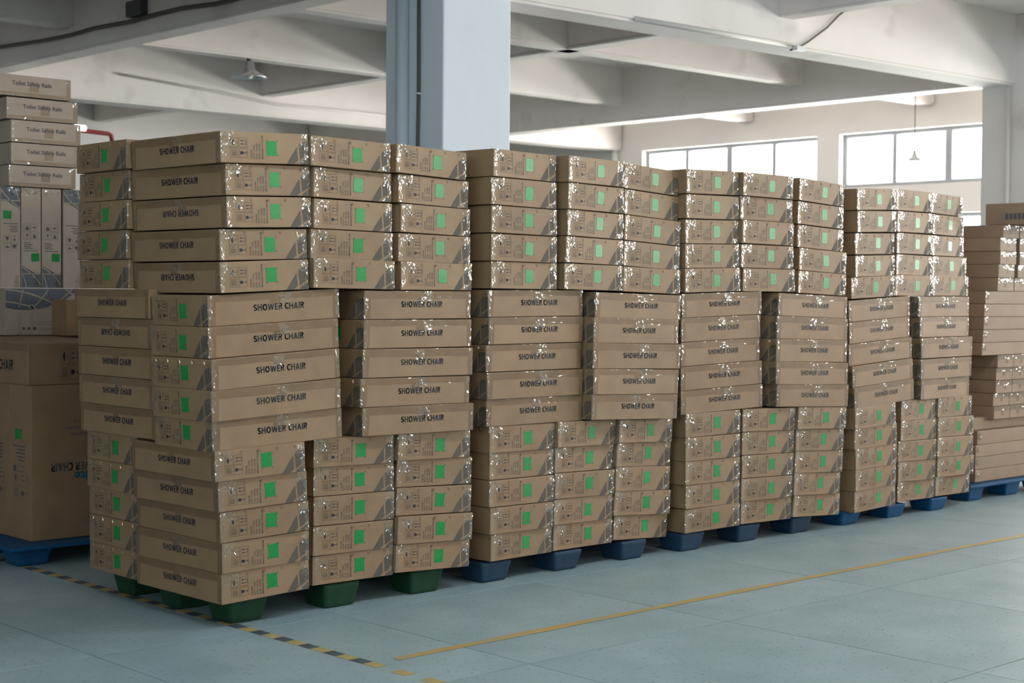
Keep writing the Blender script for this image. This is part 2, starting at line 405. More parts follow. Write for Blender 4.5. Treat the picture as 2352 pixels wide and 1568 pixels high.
# bell lamp hanging from the beam
def lamp(loc, s, label, cord, shade='aluminium'):
    e = bpy.data.objects.new('pendant_lamp', None); C.objects.link(e); e.location = loc; tag(e, label, 'lamp')
    S_ = lambda l: [(a * s, z * s) for a, z in l]
    sh = MB(); sh.lathe(S_([(.03, .158), (.042, .15), (.058, .080), (.080, .062), (.162, .012), (.170, 0), (.160, .006), (.078, .052), (.050, .074)]), 32)
    put('shade', sh.mesh('shade', shade, smooth=True), e)
    ne = MB(); ne.lathe(S_([(0, .205), (.022, .205), (.026, .15), (0, .15)]), 16)
    put('socket', ne.mesh('socket', 'dark_metal', smooth=True), e)
    bu = MB(); bu.lathe(S_([(0, -.012), (.028, -.004), (.040, .022), (.028, .055), (.016, .08), (0, .08)]), 16)
    put('bulb', bu.mesh('bulb', 'lamp_glass', smooth=True), e)
    co = MB(); co.tube([(0, 0, .20 * s), (0, 0, cord)], .012 if s > .9 else .005, 8)
    put('cord', co.mesh('cord', 'dark_metal', smooth=True), e)
lamp((5.066, 7.47, 3.37 - ZF), 1.0, 'bell-shaped aluminium lamp hanging under the pale beam', .24)
lamp((11.3, 4.20, 2.755), .5, 'small pendant lamp on a long cord in front of the window', .70, 'steel')
cable('conduit', [(11.3, 3.2, 3.46), (11.3, 9.0, 3.46)], .02, 'conduit', 'conduit carrying the small pendant lamp before the windows', 'conduit')
# fluorescent battens hung in a line over the aisle
def batten(x, y, z, label):
    e = bpy.data.objects.new('batten_lamp', None); C.objects.link(e); e.location = (x, y, z); tag(e, label, 'lamp', 'battens over the aisle')
    hs = MB(); hs.frustum(-.62, -.05, .62, .05, .035, -.62, -.02, .62, .02, .075)
    put('housing', hs.mesh('housing', 'white_label', bevel=.004), e)
    tm = MB(); tm.tube([(-.60, 0, 0), (.60, 0, 0)], .013, 10)
    tme = tm.mesh('tube', 'lit_batten', smooth=True)
    for d in (-.04, .04):
        o = put('tube', tme, e); o.location = (0, d, .015)
    for xx in (-.45, .45):
        ro = MB(); ro.tube([(xx, 0, .07), (xx, 0, ZC - z)], .004, 6); put('rod', ro.mesh('rod', 'dark_metal'), e)
BN = ['first', 'second', 'third', 'fourth', 'fifth']
for q in range(3):
    batten((-.55, 2.1, 5.0)[q], -1.75, 3.0, 'fluorescent batten lamp over the aisle, %s along the row' % BN[q])

# ------------------------------------------------------------------ floor markings
hz = bpy.data.objects.new('hazard_tape', None); C.objects.link(hz); tag(hz, 'yellow and black striped tape line on the floor under the green pallet', 'floor tape')
sy = MB().box(-.024, -.0385, .0003, .024, .0385, .0012)
ym, km = sy.mesh('stripe', 'hazard_yellow'), sy.mesh('stripe', 'hazard_black')
y = 2.6; k = 0
while y > -1.25:
    if y > -.80 or k % 2 == 0:
        o = put('stripe', km if k % 2 else ym, hz); o.location = (.100 - (y - .03) * .012, y, 0); o.rotation_euler = (0, 0, .012)
    y -= .0775; k += 1
mb = MB(); n = 60
for i in range(n):
    x0, x1 = .22 + i * .16, .22 + (i + 1) * .16
    j = lambda q: .0025 * math.sin(q * 5.1) + .0015 * math.sin(q * 17.3)
    mb.add([(x0, -.815 + j(x0), .0012), (x1, -.815 + j(x1), .0012), (x1, -.767 + j(x1 + 3), .0012), (x0, -.767 + j(x0 + 3), .0012)], [(0, 1, 2, 3)])
o = put('floor_tape', mb.mesh('floor_tape', 'yellow_tape')); tag(o, 'worn plain yellow tape line along the aisle', 'floor tape')

# ------------------------------------------------------------------ flat print, tape and film for cartons
CW, CL = .417, .616                     # carton end width, carton length
HT = .1195                              # carton height (unit mesh, scaled per pallet)
class Ink:
    def __init__(self): self.v, self.f = [], []
    def poly(self, pts):
        n = len(self.v); self.v += [tuple(p) for p in pts]; self.f.append(tuple(range(n, n + len(pts)))); return self
    def rect(self, x0, y0, x1, y1): return self.poly([(x0, y0), (x1, y0), (x1, y1), (x0, y1)])
    def frame(self, x0, y0, x1, y1, t):
        self.rect(x0, y0, x1, y0 + t); self.rect(x0, y1 - t, x1, y1); self.rect(x0, y0, x0 + t, y1); self.rect(x1 - t, y0, x1, y1); return self
    def line(self, a, b, t):
        dx, dy = b[0] - a[0], b[1] - a[1]; l = math.hypot(dx, dy); nx, ny = -dy / l * t / 2, dx / l * t / 2
        return self.poly([(a[0] - nx, a[1] - ny), (b[0] - nx, b[1] - ny), (b[0] + nx, b[1] + ny), (a[0] + nx, a[1] + ny)])
    def ell(self, cx, cy, rx, ry, a0, a1, n=14):
        return self.poly([(cx + rx * math.cos(math.radians(a0 + (a1 - a0) * i / n)), cy + ry * math.sin(math.radians(a0 + (a1 - a0) * i / n))) for i in range(n + 1)])
    def text(self, s, x, y, w, h, rot=0, bold=.0):
        v, f = fit_text(s, w, h, bold); c, sn = math.cos(math.radians(rot)), math.sin(math.radians(rot)); n = len(self.v)
        self.v += [(x + a * c - b * sn, y + a * sn + b * c) for a, b in v]; self.f += [tuple(i + n for i in q) for q in f]; return self
    def merge(self, other, fn):
        n = len(self.v); self.v += [fn(*p) for p in other.v]; self.f += [tuple(i + n for i in q) for q in other.f]; return self
    def on(self, name, material, fn):
        return MB().add([fn(*p) for p in self.v], self.f).mesh(name, material)
E_ = .0006
def on_end(eps): return lambda u, v: (u - CW / 2, -eps, v)
def on_xp(eps): return lambda u, v: (CW / 2 + eps, u, v)
def on_xm(eps): return lambda u, v: (-CW / 2 - eps, CL - u, v)

def icons(fw, fh, gx, gy):
    """umbrella, arrows / pallet note, glass in four frames, turned a quarter anticlockwise; origin lower left"""
    k = Ink(); t = .0009
    for (i, j) in ((0, 0), (1, 0), (0, 1), (1, 1)):
        k.frame(i * (fw + gx), j * (fh + gy), i * (fw + gx) + fw, j * (fh + gy) + fh, t)
    cx, cy = fw * .48, fh + gy + fh * .47
    k.ell(cx, cy, fw * .24, fh * .30, 90, 270)
    k.line((cx, cy), (cx + fw * .40, cy), .0011); k.line((cx + fw * .38, cy), (cx + fw * .38, cy + fh * .14), .0011); k.line((cx + fw * .38, cy + fh * .14), (cx + fw * .30, cy + fh * .14), .001)
    for q in range(4): k.line((cx - fw * .36, cy + fh * (.12 + .09 * q)), (cx - fw * .28, cy + fh * (.08 + .09 * q)), .0008)
    ox = fw + gx
    for q in (.34, .68):
        yy = fh + gy + fh * q
        k.poly([(ox + fw * .12, yy), (ox + fw * .36, yy - fh * .09), (ox + fw * .36, yy + fh * .09)]); k.rect(ox + fw * .34, yy - .0011, ox + fw * .74, yy + .0011)
    k.rect(ox + fw * .82, fh + gy + fh * .20, ox + fw * .88, fh + gy + fh * .82)
    for q in range(6):
        k.rect(fw * (.20 + .11 * q), fh * .20, fw * (.235 + .11 * q), fh * (.80 if q % 2 == 0 else .62))
    k.rect(fw * .16, fh * .20, fw * .80, fh * .225); k.rect(fw * .16, fh * .78, fw * .80, fh * .805)
    gy_ = fh * .50
    k.poly([(ox + fw * .12, gy_ - fh * .17), (ox + fw * .34, gy_ - fh * .17), (ox + fw * .48, gy_ - fh * .10), (ox + fw * .53, gy_), (ox + fw * .48, gy_ + fh * .10), (ox + fw * .34, gy_ + fh * .17), (ox + fw * .12, gy_ + fh * .17)])
    k.rect(ox + fw * .52, gy_ - .0011, ox + fw * .88, gy_ + .0011); k.rect(ox + fw * .86, gy_ - fh * .15, ox + fw * .91, gy_ + fh * .15)
    return k
END = Ink()
END.merge(icons(.038, .0365, .0042, .0030), lambda a, b: (a + .0435, b + .0205))
for s, u, w in (('COLOR:', .1445, .036), ('QTY: 1 PCS', .1575, .053), ('G.W. : 3.6 KG', .1700, .058), ('N.W. : 2.9 KG', .1830, .058), ('MEAS:62*12*42CM', .1965, .090)):
    END.text(s, u, .0165, w, .0078, 90, .012)
for (x, y_, sx, sy_) in ((.2135, .0905, 1, -1), (.2660, .0905, -1, -1), (.2135, .0310, 1, 1), (.2660, .0310, -1, 1)):
    END.line((x, y_), (x + sx * .007, y_), .0014); END.line((x, y_), (x, y_ + sy_ * .007), .0014)
end_ink = END.on('handling_marks', 'ink', on_end(E_))
GL = Ink()
uv = lambda u, v: (u * CW, v * HT)
GL.poly([uv(.737, .004), uv(.823, .004), uv(.873, .125), uv(.862, .57), uv(.80, .30)])
GL.poly([uv(.893, .13), uv(.993, .33), uv(.993, .74), uv(.915, .73), uv(.882, .62)])
GL.poly([uv(.902, .004), uv(.993, .004), uv(.993, .25), uv(.900, .075)])
end_globe = GL.on('globe_print', 'grey_print', on_end(E_ * .8))
def block_letters(s, w, h):
    """bold condensed capitals drawn as thick strokes, inked box w by h"""
    def arc_(cx, cy, rx, ry, a0, a1, n=8):
        return [(cx + rx * math.cos(math.radians(a0 + (a1 - a0) * i / n)), cy + ry * math.sin(math.radians(a0 + (a1 - a0) * i / n))) for i in range(n + 1)]
    t = .175; b = t / 2
    G = {'S': (.56, [arc_(.28, 1 - b - .205, .195, .205, 25, 270) + arc_(.28, b + .205, .195, .205, 90, -155)]),
         'H': (.66, [[(b, 0), (b, 1)], [(.66 - b, 0), (.66 - b, 1)], [(b, .52), (.66 - b, .52)]]),
         'O': (.74, [arc_(.37, .5, .37 - b, .5 - b, 0, 360, 20)]),
         'W': (1.0, [[(.075, 1), (.275, .05)], [(.275, .05), (.5, .92)], [(.5, .92), (.725, .05)], [(.725, .05), (.925, 1)]]),
         'E': (.52, [[(b, 0), (b, 1)], [(b, b), (.52, b)], [(b, .52), (.48, .52)], [(b, 1 - b), (.52, 1 - b)]]),
         'R': (.62, [[(b, 0), (b, 1)], [(b, 1 - b), (.30, 1 - b)] + arc_(.30, .72, .215, .28 - b, 90, -90) + [(b, .53)], [(.30, .52), (.53, 0)]]),
         'C': (.58, [arc_(.37, .5, .37 - b, .5 - b, 48, 312, 16)]),
         'A': (.68, [[(.08, 0), (.34, .96)], [(.34, .96), (.60, 0)], [(.18, .27), (.50, .27)]]),
         'I': (.18, [[(.09, 0), (.09, 1)]]), ' ': (.17, [])}
    k = Ink(); x = 0
    for ch in s:
        wd, strokes = G[ch]
        for pl in strokes:
            for p0, p1 in zip(pl[:-1], pl[1:]):
                if math.hypot(p1[0] - p0[0], p1[1] - p0[1]) > 1e-6: k.line((x + p0[0], p0[1]), (x + p1[0], p1[1]), t)
            for p0 in pl[1:-1]: k.ell(x + p0[0], p0[1], b, b, 0, 360, 8)
        x += wd + .12
    x -= .12
    k.v = [(a * w / x, min(max(c_, 0), 1) * h) for a, c_ in k.v]
    return k
TXT = block_letters('SHOWER CHAIR', .238, .0255)
LET = Ink().merge(TXT, lambda a, b: (a + .205, b + .050))
LETF = Ink().merge(TXT, lambda a, b: (.205 + .236 - a, .050 + .0245 - b))
let_p = LET.on('lettering', 'ink', on_xp(E_ * 1.6)); let_m = LET.on('lettering', 'ink', on_xm(E_ * 1.6)); let_mf = LETF.on('lettering', 'ink', on_xm(E_ * 1.6))
def long_tape(seed):
    r = random.Random(seed); k = Ink(); b = HT * r.uniform(.70, .78)
    n = 8
    pts = [(CL * i / n, b + r.uniform(-.0015, .0015)) for i in range(n + 1)]
    for i in range(n): k.poly([pts[i], pts[i + 1], (pts[i + 1][0], HT - .002), (pts[i][0], HT - .002)])
    wl, wr = r.uniform(.026, .036), r.uniform(.024, .034)
    k.poly([(.002, .002), (wl - .004, .002), (wl, b), (.002, b)]); k.poly([(CL - wr, .002), (CL - .002, .002), (CL - .002, b), (CL - wr, b)])
    c = CL * r.uniform(.44, .50); k.poly([(c, b - .016), (c + .05, b - .014), (c + .05, b), (c, b)])
    return k
tape_p = [long_tape(s).on('brown_tape', 'brown_tape', on_xp(E_)) for s in range(4)]
tape_m = [long_tape(s + 9).on('brown_tape', 'brown_tape', on_xm(E_)) for s in range(4)]
# green label: thin paper with a little thickness, own origin at its centre
lab = MB().box(-.0245, -.0009, -.0285, .0245, 0, .0285).mesh('green_label', 'green_label', bevel=.0003, seg=1)
lp = Ink()
for q in range(5): lp.rect(-.017 + q * .0075, -.018 + (q % 2) * .008, -.0155 + q * .0075, .020 - (q % 3) * .006)
M['label_ink'] = mat('label_print', (.003, .20, .045), .4, .5)
lab_ink = MB().add([(a, -.00105, b) for a, b in lp.v], lp.f).mesh('label_print', 'label_ink')
def staples():
    mb = MB()
    for u in (.085, .285, .485, .685, .885):
        for d in (-.0022, .0022):
            cx, cz = u * CW + d - CW / 2, HT * .885 + d * .8
            mb.add([(cx - .0036, -.0004, cz + .0052), (cx - .0024, -.0004, cz + .0060), (cx + .0036, -.0004, cz - .0052), (cx + .0024, -.0004, cz - .0060),
                    (cx - .0030, -.0016, cz + .0050), (cx + .0030, -.0016, cz - .0050)], [(0, 3, 5, 4), (1, 4, 5, 2), (0, 4, 1), (3, 2, 5)])
    return mb.mesh('staple_row', 'staple')
staple_me = staples()
# crinkled clear tape, faceted so single facets catch the windows
def film_patch(mb, fn, s0, s1, t0, t1, ns, nt, amp, r, ragged=.35):
    vs = []; n0 = len(mb.v)
    for i in range(ns + 1):
        for j in range(nt + 1):
            s = s0 + (s1 - s0) * (i + r.uniform(-.3, .3) * (0 < i < ns)) / ns; t = t0 + (t1 - t0) * (j + r.uniform(-.3, .3) * (0 < j < nt)) / nt
            vs.append(fn(s, t, .0009 + r.random() ** 2 * amp))
    fs = []
    for i in range(ns):
        for j in range(nt):
            edge = i in (0, ns - 1) or j in (0, nt - 1)
            if r.random() < (ragged if edge else .15): continue
            a, b, c, d = i * (nt + 1) + j, (i + 1) * (nt + 1) + j, (i + 1) * (nt + 1) + j + 1, i * (nt + 1) + j + 1
            if r.random() < .5: fs += [(a, b, c), (a, c, d)]
            else: fs += [(a, b, d), (b, c, d)]
    mb.add(vs, fs)
def film_end(seed):
    r = random.Random(seed); mb = MB()
    def left(s, t, d):     # s<0 runs on the long side, s>0 on the end face
        return (-CW / 2 - d, -s, t) if s < 0 else (-CW / 2 + s, -d, t)
    def right(s, t, d):
        return (CW / 2 + d, -s, t) if s < 0 else (CW / 2 - s, -d, t)
    film_patch(mb, left, -.012, .024, .002, HT - .001, 6, 14, .0014, r, .5)
    film_patch(mb, left, .010, r.uniform(.06, .085), HT * r.uniform(.5, .65), HT - .001, 9, 7, .0022, r, .5)
    film_patch(mb, right, -.010, .022, .002, HT - .001, 6, 14, .0022, r, .45)
    film_patch(mb, right, .012, r.uniform(.035, .055), HT * .55, HT - .001, 6, 7, .0020, r, .5)
    if r.random() < .6: film_patch(mb, right, .02, .05, .004, HT * .22, 4, 4, .0018, r, .4)
    return mb.mesh('clear_tape', 'film')
film_e = [film_end(s) for s in range(6)]
def film_long(seed, sgn):
    r = random.Random(seed); mb = MB(); g = on_xp if sgn > 0 else on_xm
    fn = lambda s, t, d: g(d)(s, t)
    c = CL * r.uniform(.42, .52)
    film_patch(mb, fn, c, c + .07, HT * r.uniform(.55, .65), HT - .001, 8, 6, .0011, r, .55)
    film_patch(mb, fn, .003, .02, .004, HT - .002, 3, 9, .0014, r, .5)
    film_patch(mb, fn, CL - .020, CL - .001, .004, HT - .001, 3, 9, .0016, r, .4)
    film_patch(mb, fn, CL * r.uniform(.1, .3), CL * r.uniform(.6, .95), HT * .965, HT - .0005, 22, 1, .0010, r, .35)
    a = r.uniform(.3, .6) * CL
    film_patch(mb, fn, a, a + r.uniform(.10, .2), HT * .76, HT * .80, 9, 1, .0014, r, .4)
    return mb.mesh('clear_tape', 'film')
film_p = [film_long(s + 50, 1) for s in range(5)]; film_m = [film_long(s + 80, -1) for s in range(4)]
body_me = MB().box(-CW / 2, 0, 0, CW / 2, CL, HT).mesh('carton', 'carton', bevel=.003, seg=2)

def carton(mw, h, label, group, end=True, plus=False, minus=False, flip=False, seed=0, staple=True):
    r = random.Random(seed)
    o = put('shower_chair_carton', body_me); o.matrix_world = mw @ Matrix.Diagonal((1, 1, (h - .0022) / HT, 1))
    tag(o, label, 'carton', group)
    if end:
        put('handling_marks', end_ink, o)['kind'] = 'stuff'; put('globe_print', end_globe, o)
        l = put('green_label', lab, o)
        l.matrix_local = Matrix.Translation((.5715 * CW - CW / 2 + r.uniform(-.004, .004), 0, HT * .513 + r.uniform(-.004, .004))) @ Matrix.Rotation(math.radians(r.gauss(0, 2.2)), 4, 'Y')
        put('label_print', lab_ink, l)
        if staple: put('staple_row', staple_me, o).__setitem__('kind', 'stuff')
        put('clear_tape', film_e[seed % 6], o)['kind'] = 'stuff'
    if plus:
        put('brown_tape', tape_p[seed % 4], o); put('lettering', let_p, o); put('clear_tape', film_p[seed % 5], o)['kind'] = 'stuff'
    if minus:
        put('brown_tape', tape_m[seed % 4], o); put('lettering', let_mf if flip else let_m, o)
        if seed % 2: put('clear_tape', film_m[seed % 4], o)['kind'] = 'stuff'
    return o

HL = [0.12098, 0.1226, 0.1226, 0.12242]; Z0 = [0.15046, 0.14173, 0.14049, 0.12732]
ROWS = """1T00 -0.046 -0.059 2.2 0.0013 2.58
1T01 -0.012 -0.042 4.5 0.0014 2.23
1T02 -0.002 -0.034 4.4 -0.0003 2.17
1T03 -0.018 -0.011 2.4 -0.0046 2.08
1T04 -0.018 -0.015 1.4 -0.0064 2.62
1T10 0.372 -0.053 3.1 0.0057 -0.51
1T11 0.405 -0.025 3.9 0.0056 -0.40
1T12 0.416 -0.014 3.4 0.0030 -0.39
1T13 0.407 -0.004 0.2 0.0020 -0.72
1T14 0.412 -0.018 0.8 0.0061 -0.61
1T20 0.823 -0.028 4.7 0.0027 -1.36
1T21 0.849 -0.009 4.0 0.0012 -1.31
1T22 0.866 -0.006 4.4 0.0006 -1.00
1T23 0.860 0.002 2.3 -0.0008 -0.55
1T24 0.874 0.000 3.1 0.0035 0.08
2T00 1.355 -0.044 4.4 0.0055 -0.48
2T01 1.355 -0.030 2.0 0.0049 -0.69
2T02 1.365 -0.021 1.6 0.0049 -0.62
2T03 1.374 -0.011 1.4 0.0040 -0.45
2T04 1.385 -0.000 1.2 0.0043 -0.29
2T10 1.814 -0.052 5.6 0.0056 -0.28
2T11 1.823 -0.040 5.5 0.0050 -0.65
2T12 1.832 -0.027 4.9 0.0040 -1.12
2T13 1.833 -0.017 3.9 0.0031 -1.17
2T14 1.834 -0.008 3.0 0.0024 -0.89
2T20 2.266 0.024 2.8 -0.0047 -2.59
2T21 2.274 0.031 2.7 -0.0066 -2.57
2T22 2.271 0.025 0.7 -0.0084 -2.57
2T23 2.263 0.021 0.7 -0.0100 -2.51
2T24 2.252 0.011 0.2 -0.0086 -1.71
2M00 1.380 0.011 1.9 0.0026 0.29
2M01 1.385 0.012 2.0 0.0027 0.20
2M02 1.375 0.019 1.4 0.0021 0.05
2M03 1.378 0.015 0.9 0.0013 -0.06
2M04 1.387 0.027 0.8 0.0018 -0.09
2M10 2.034 -0.014 0.5 -0.0113 -1.25
2M11 2.018 -0.020 1.0 -0.0081 -1.36
2M12 2.010 -0.026 -0.5 -0.0065 -1.59
2M13 2.007 -0.033 1.0 -0.0066 -1.90
2M14 2.005 -0.024 0.6 -0.0053 -2.08
2L00 1.413 0.033 1.1 0.0026 -0.53
2L01 1.423 0.044 1.9 0.0033 -0.72
2L02 1.423 0.043 1.5 0.0030 -0.73
2L03 1.426 0.040 2.8 0.0020 -0.84
2L04 1.441 0.051 4.2 0.0021 -0.53
2L10 1.832 0.022 3.4 0.0004 -1.35
2L11 1.842 0.052 2.3 0.0017 -1.28
2L12 1.842 0.050 1.7 0.0014 -1.35
2L13 1.845 0.057 2.8 0.0016 -1.10
2L14 1.859 0.075 2.1 0.0026 -0.50
2L20 2.251 0.026 3.7 -0.0079 -2.57
2L21 2.260 0.051 2.9 -0.0051 -3.09
2L22 2.260 0.056 2.5 -0.0039 -3.30
2L23 2.263 0.068 0.7 -0.0026 -3.63
2L24 2.278 0.084 3.1 -0.0021 -3.70
3T00 2.686 -0.010 0.1 0.0039 1.29
3T01 2.698 0.001 0.1 0.0020 0.97
3T02 2.707 0.012 -0.7 0.0002 1.13
3T03 2.708 0.012 -1.4 -0.0004 1.23
3T04 2.709 0.011 -1.9 0.0004 1.44
3T10 3.105 -0.032 -0.4 0.0070 -0.35
3T11 3.117 -0.005 -2.5 0.0068 -0.54
3T12 3.126 -0.014 -1.5 0.0071 -0.52
3T13 3.127 -0.005 -2.9 0.0044 -0.30
3T14 3.149 -0.002 -2.6 0.0047 -0.25
3T20 3.608 -0.011 1.1 -0.0014 -2.53
3T21 3.610 -0.000 -0.2 -0.0036 -2.41
3T22 3.616 0.003 -0.2 -0.0067 -2.39
3T23 3.623 -0.004 -1.6 -0.0086 -2.43
3T24 3.609 -0.011 -1.9 -0.0083 -2.13
3M00 2.692 0.018 -1.8 -0.0001 1.64
3M01 2.690 0.018 -1.4 0.0006 1.49
3M02 2.694 0.021 -1.0 0.0015 1.64
3M03 2.695 0.021 -2.7 0.0023 1.76
3M04 2.704 0.027 -3.1 0.0029 1.61
3M10 3.408 -0.034 -0.2 -0.0090 -1.78
3M11 3.394 -0.036 -1.4 -0.0073 -1.72
3M12 3.388 -0.039 -1.4 -0.0058 -1.64
3M13 3.385 -0.041 -2.1 -0.0050 -1.90
3M14 3.397 -0.037 -2.1 -0.0032 -2.15
3L00 2.733 0.020 -2.0 0.0026 0.61
3L01 2.738 0.022 -1.9 0.0024 0.16
3L02 2.747 0.029 -1.7 0.0027 -0.08
3L03 2.758 0.034 -1.1 0.0031 -0.04
3L04 2.761 0.042 -2.4 0.0039 0.67
3L10 3.175 0.011 -4.2 0.0024 -1.27
3L11 3.181 0.017 -3.1 0.0028 -1.10
3L12 3.187 0.020 -2.8 0.0029 -1.02
3L13 3.186 0.022 -2.3 0.0026 -0.94
3L14 3.206 0.040 -2.0 0.0035 -0.74
3L20 3.593 -0.035 -2.0 -0.0070 -2.13
3L21 3.599 -0.016 -2.1 -0.0053 -2.41
3L22 3.605 -0.008 -2.0 -0.0044 -2.74
3L23 3.604 -0.004 -0.4 -0.0041 -3.19
3L24 3.625 0.015 -0.8 -0.0027 -3.08
4T00 4.155 -0.006 2.7 0.0020 2.48
4T01 4.170 0.000 2.4 -0.0009 2.09
4T02 4.169 0.014 1.8 -0.0055 1.69
4T03 4.174 0.013 2.0 -0.0092 1.77
4T04 4.143 0.017 -1.5 -0.0087 2.39
4T10 4.573 0.013 3.4 0.0121 0.38
4T11 4.589 0.014 3.7 0.0087 0.26
4T12 4.588 0.016 3.4 0.0044 -0.09
4T13 4.593 0.021 3.3 0.0013 -0.38
4T14 4.571 0.011 1.1 0.0032 -0.07
4T20 4.992 0.041 5.9 0.0088 -0.85
4T21 5.007 0.040 5.8 0.0056 -0.45
4T22 5.006 0.042 5.2 0.0018 0.07
4T23 5.011 0.044 2.5 -0.0002 0.05
4T24 4.990 0.024 1.5 0.0045 0.02
4M00 4.120 0.015 0.1 -0.0103 2.95
4M01 4.111 0.003 0.6 -0.0098 3.13
4M02 4.096 -0.006 -1.1 -0.0095 3.33
4M03 4.105 -0.027 0.7 -0.0097 3.19
4M04 4.115 -0.035 1.2 -0.0080 3.22
4M10 4.796 -0.005 3.3 0.0015 0.11
4M11 4.808 -0.009 4.2 0.0012 -0.00
4M12 4.812 -0.017 2.7 0.0007 0.22
4M13 4.802 -0.023 3.1 -0.0023 0.25
4M14 4.816 -0.018 4.6 -0.0012 0.02
4L00 4.118 -0.040 1.3 -0.0082 2.40
4L01 4.145 -0.019 -0.3 -0.0026 2.04
4L02 4.167 -0.013 0.5 -0.0004 1.76
4L03 4.174 -0.010 1.3 0.0002 1.81
4L04 4.183 0.002 0.8 0.0013 1.84
4L10 4.630 -0.004 3.7 0.0018 -1.08
4L11 4.642 0.004 2.9 0.0039 -0.92
4L12 4.631 0.014 0.6 0.0038 -1.23
4L13 4.648 0.023 1.1 0.0044 -1.60
4L14 4.677 0.044 1.7 0.0069 -1.03
4L20 5.048 0.010 2.9 0.0030 -0.47
4L21 5.060 0.014 1.4 0.0031 -1.05
4L22 5.050 0.010 1.3 0.0029 -1.34
4L23 5.067 0.020 0.2 0.0034 -1.24
4L24 5.096 0.050 2.3 0.0047 -1.16
1M00 -0.059 0.005 -0.2 -0.0073 2.98
1M01 -0.068 -0.012 0.6 -0.0068 2.96
1M02 -0.067 -0.035 2.0 -0.0069 2.98
1M03 -0.067 -0.033 1.2 -0.0063 2.71
1M04 -0.056 -0.022 0.8 -0.0030 2.33
1M10 0.674 -0.009 3.4 0.0015 0.08
1M11 0.672 -0.010 2.8 0.0006 -0.21
1M12 0.664 -0.012 1.3 -0.0004 -0.44
1M13 0.652 -0.013 2.0 -0.0012 -0.60
1M14 0.668 -0.007 0.6 -0.0004 -0.54
1L00 -0.051 -0.032 0.3 -0.0013 1.67
1L01 -0.027 -0.018 1.0 0.0002 1.62
1L02 -0.011 -0.006 0.5 -0.0001 1.66
1L03 0.000 -0.002 2.0 -0.0011 1.22
1L04 0.006 0.010 1.3 0.0001 1.58
1L10 0.456 0.039 0.1 0.0021 -1.04
1L11 0.467 0.054 0.2 0.0035 -0.89
1L12 0.469 0.056 -0.4 0.0031 -0.96
1L13 0.465 0.053 0.1 0.0026 -0.99
1L14 0.471 0.064 -0.2 0.0025 -0.46
1L20 0.883 0.024 2.0 0.0003 -1.68
1L21 0.896 0.051 -0.9 0.0036 -1.91
1L22 0.892 0.048 -1.1 0.0027 -2.30
1L23 0.890 0.036 -0.9 0.0016 -2.47
1L24 0.890 0.048 0.1 0.0008 -2.51"""
TN = {'T': 'upper tier', 'M': 'middle tier', 'L': 'lower tier'}; RN = ['top row', 'second row', 'third row', 'fourth row', 'bottom row']
SN = ['green-pallet stack', 'stack next to green-pallet stack', 'third stack along the row', 'fourth stack along the row']
CN = ['first column', 'second column', 'third column']
OFF = {'T': 10, 'M': 5, 'L': 0}
ROT_B = Matrix.Translation((-CL / 2, CW / 2, 0)) @ Matrix.Rotation(-math.pi / 2, 4, 'Z')
seed = 0
for line in ROWS.split('\n'):
    key, x, y, th, dz, tl = line.split(); x, y, th, dz, tl = map(float, (x, y, th, dz, tl))
    P_, t, c, i = int(key[0]) - 1, key[1], int(key[2]), int(key[3])
    h = HL[P_]; w = .62 if t == 'M' else .42
    zb = Z0[P_] + (OFF[t] + 4 - i) * h + dz - ZF
    a = math.radians(th)
    F = Matrix.Translation((x + w / 2 * math.cos(a), y + w / 2 * math.sin(a), zb)) @ Matrix.Rotation(a, 4, 'Z') @ Matrix.Rotation(-math.radians(tl), 4, 'Y')
    label = '%s carton, %s, %s, %s, %s' % ('lettered' if t == 'M' else 'green-labelled', TN[t], RN[i], CN[c], SN[P_])
    seed += 1
    if t == 'M':
        carton(F @ ROT_B, h, label, 'shower chair cartons', end=True, plus=True, seed=seed * 7 + P_, staple=seed % 3 == 0)
    else:
        carton(F, h, label, 'shower chair cartons', end=True, minus=(P_ == 0 and c == 0), flip=(P_ == 0 and t == 'T' and i in (2, 4)), seed=seed * 7 + P_, staple=(seed % 4 != 1))
REAR = [('T', .566, -.088), ('T', .582, -.066), ('T', .590, -.070), ('T', .615, -.060), ('T', .611, -.052), ('M', .431, -.065), ('M', .414, -.058), ('M', .395, -.065), ('M', .396, -.062), ('M', .404, -.050),
        ('L', .594, -.025), ('L', .608, -.018), ('L', .620, -.002), ('L', .624, 0), ('L', .635, .008)]
for q, (t, y0, x0) in enumerate(REAR):
    i = q % 5; h = HL[0]; zb = Z0[0] + (OFF[t] + 4 - i) * h - ZF; seed += 1
    if t == 'M':
        carton(Matrix.Translation((x0 + CW / 2, y0 + .004, zb)), h, 'lettered carton, rear column, left face of green-pallet stack, middle tier, %s' % RN[i], 'shower chair cartons', end=False, minus=True, flip=(i == 1), seed=seed)
    else:
        F = Matrix.Translation((x0, y0 + .004 + CW / 2, zb)) @ Matrix.Rotation(-math.pi / 2, 4, 'Z')
        carton(F, h, 'green-labelled carton, rear column, left face of green-pallet stack, %s, %s' % (TN[t], RN[i]), 'shower chair cartons', end=True, seed=seed)

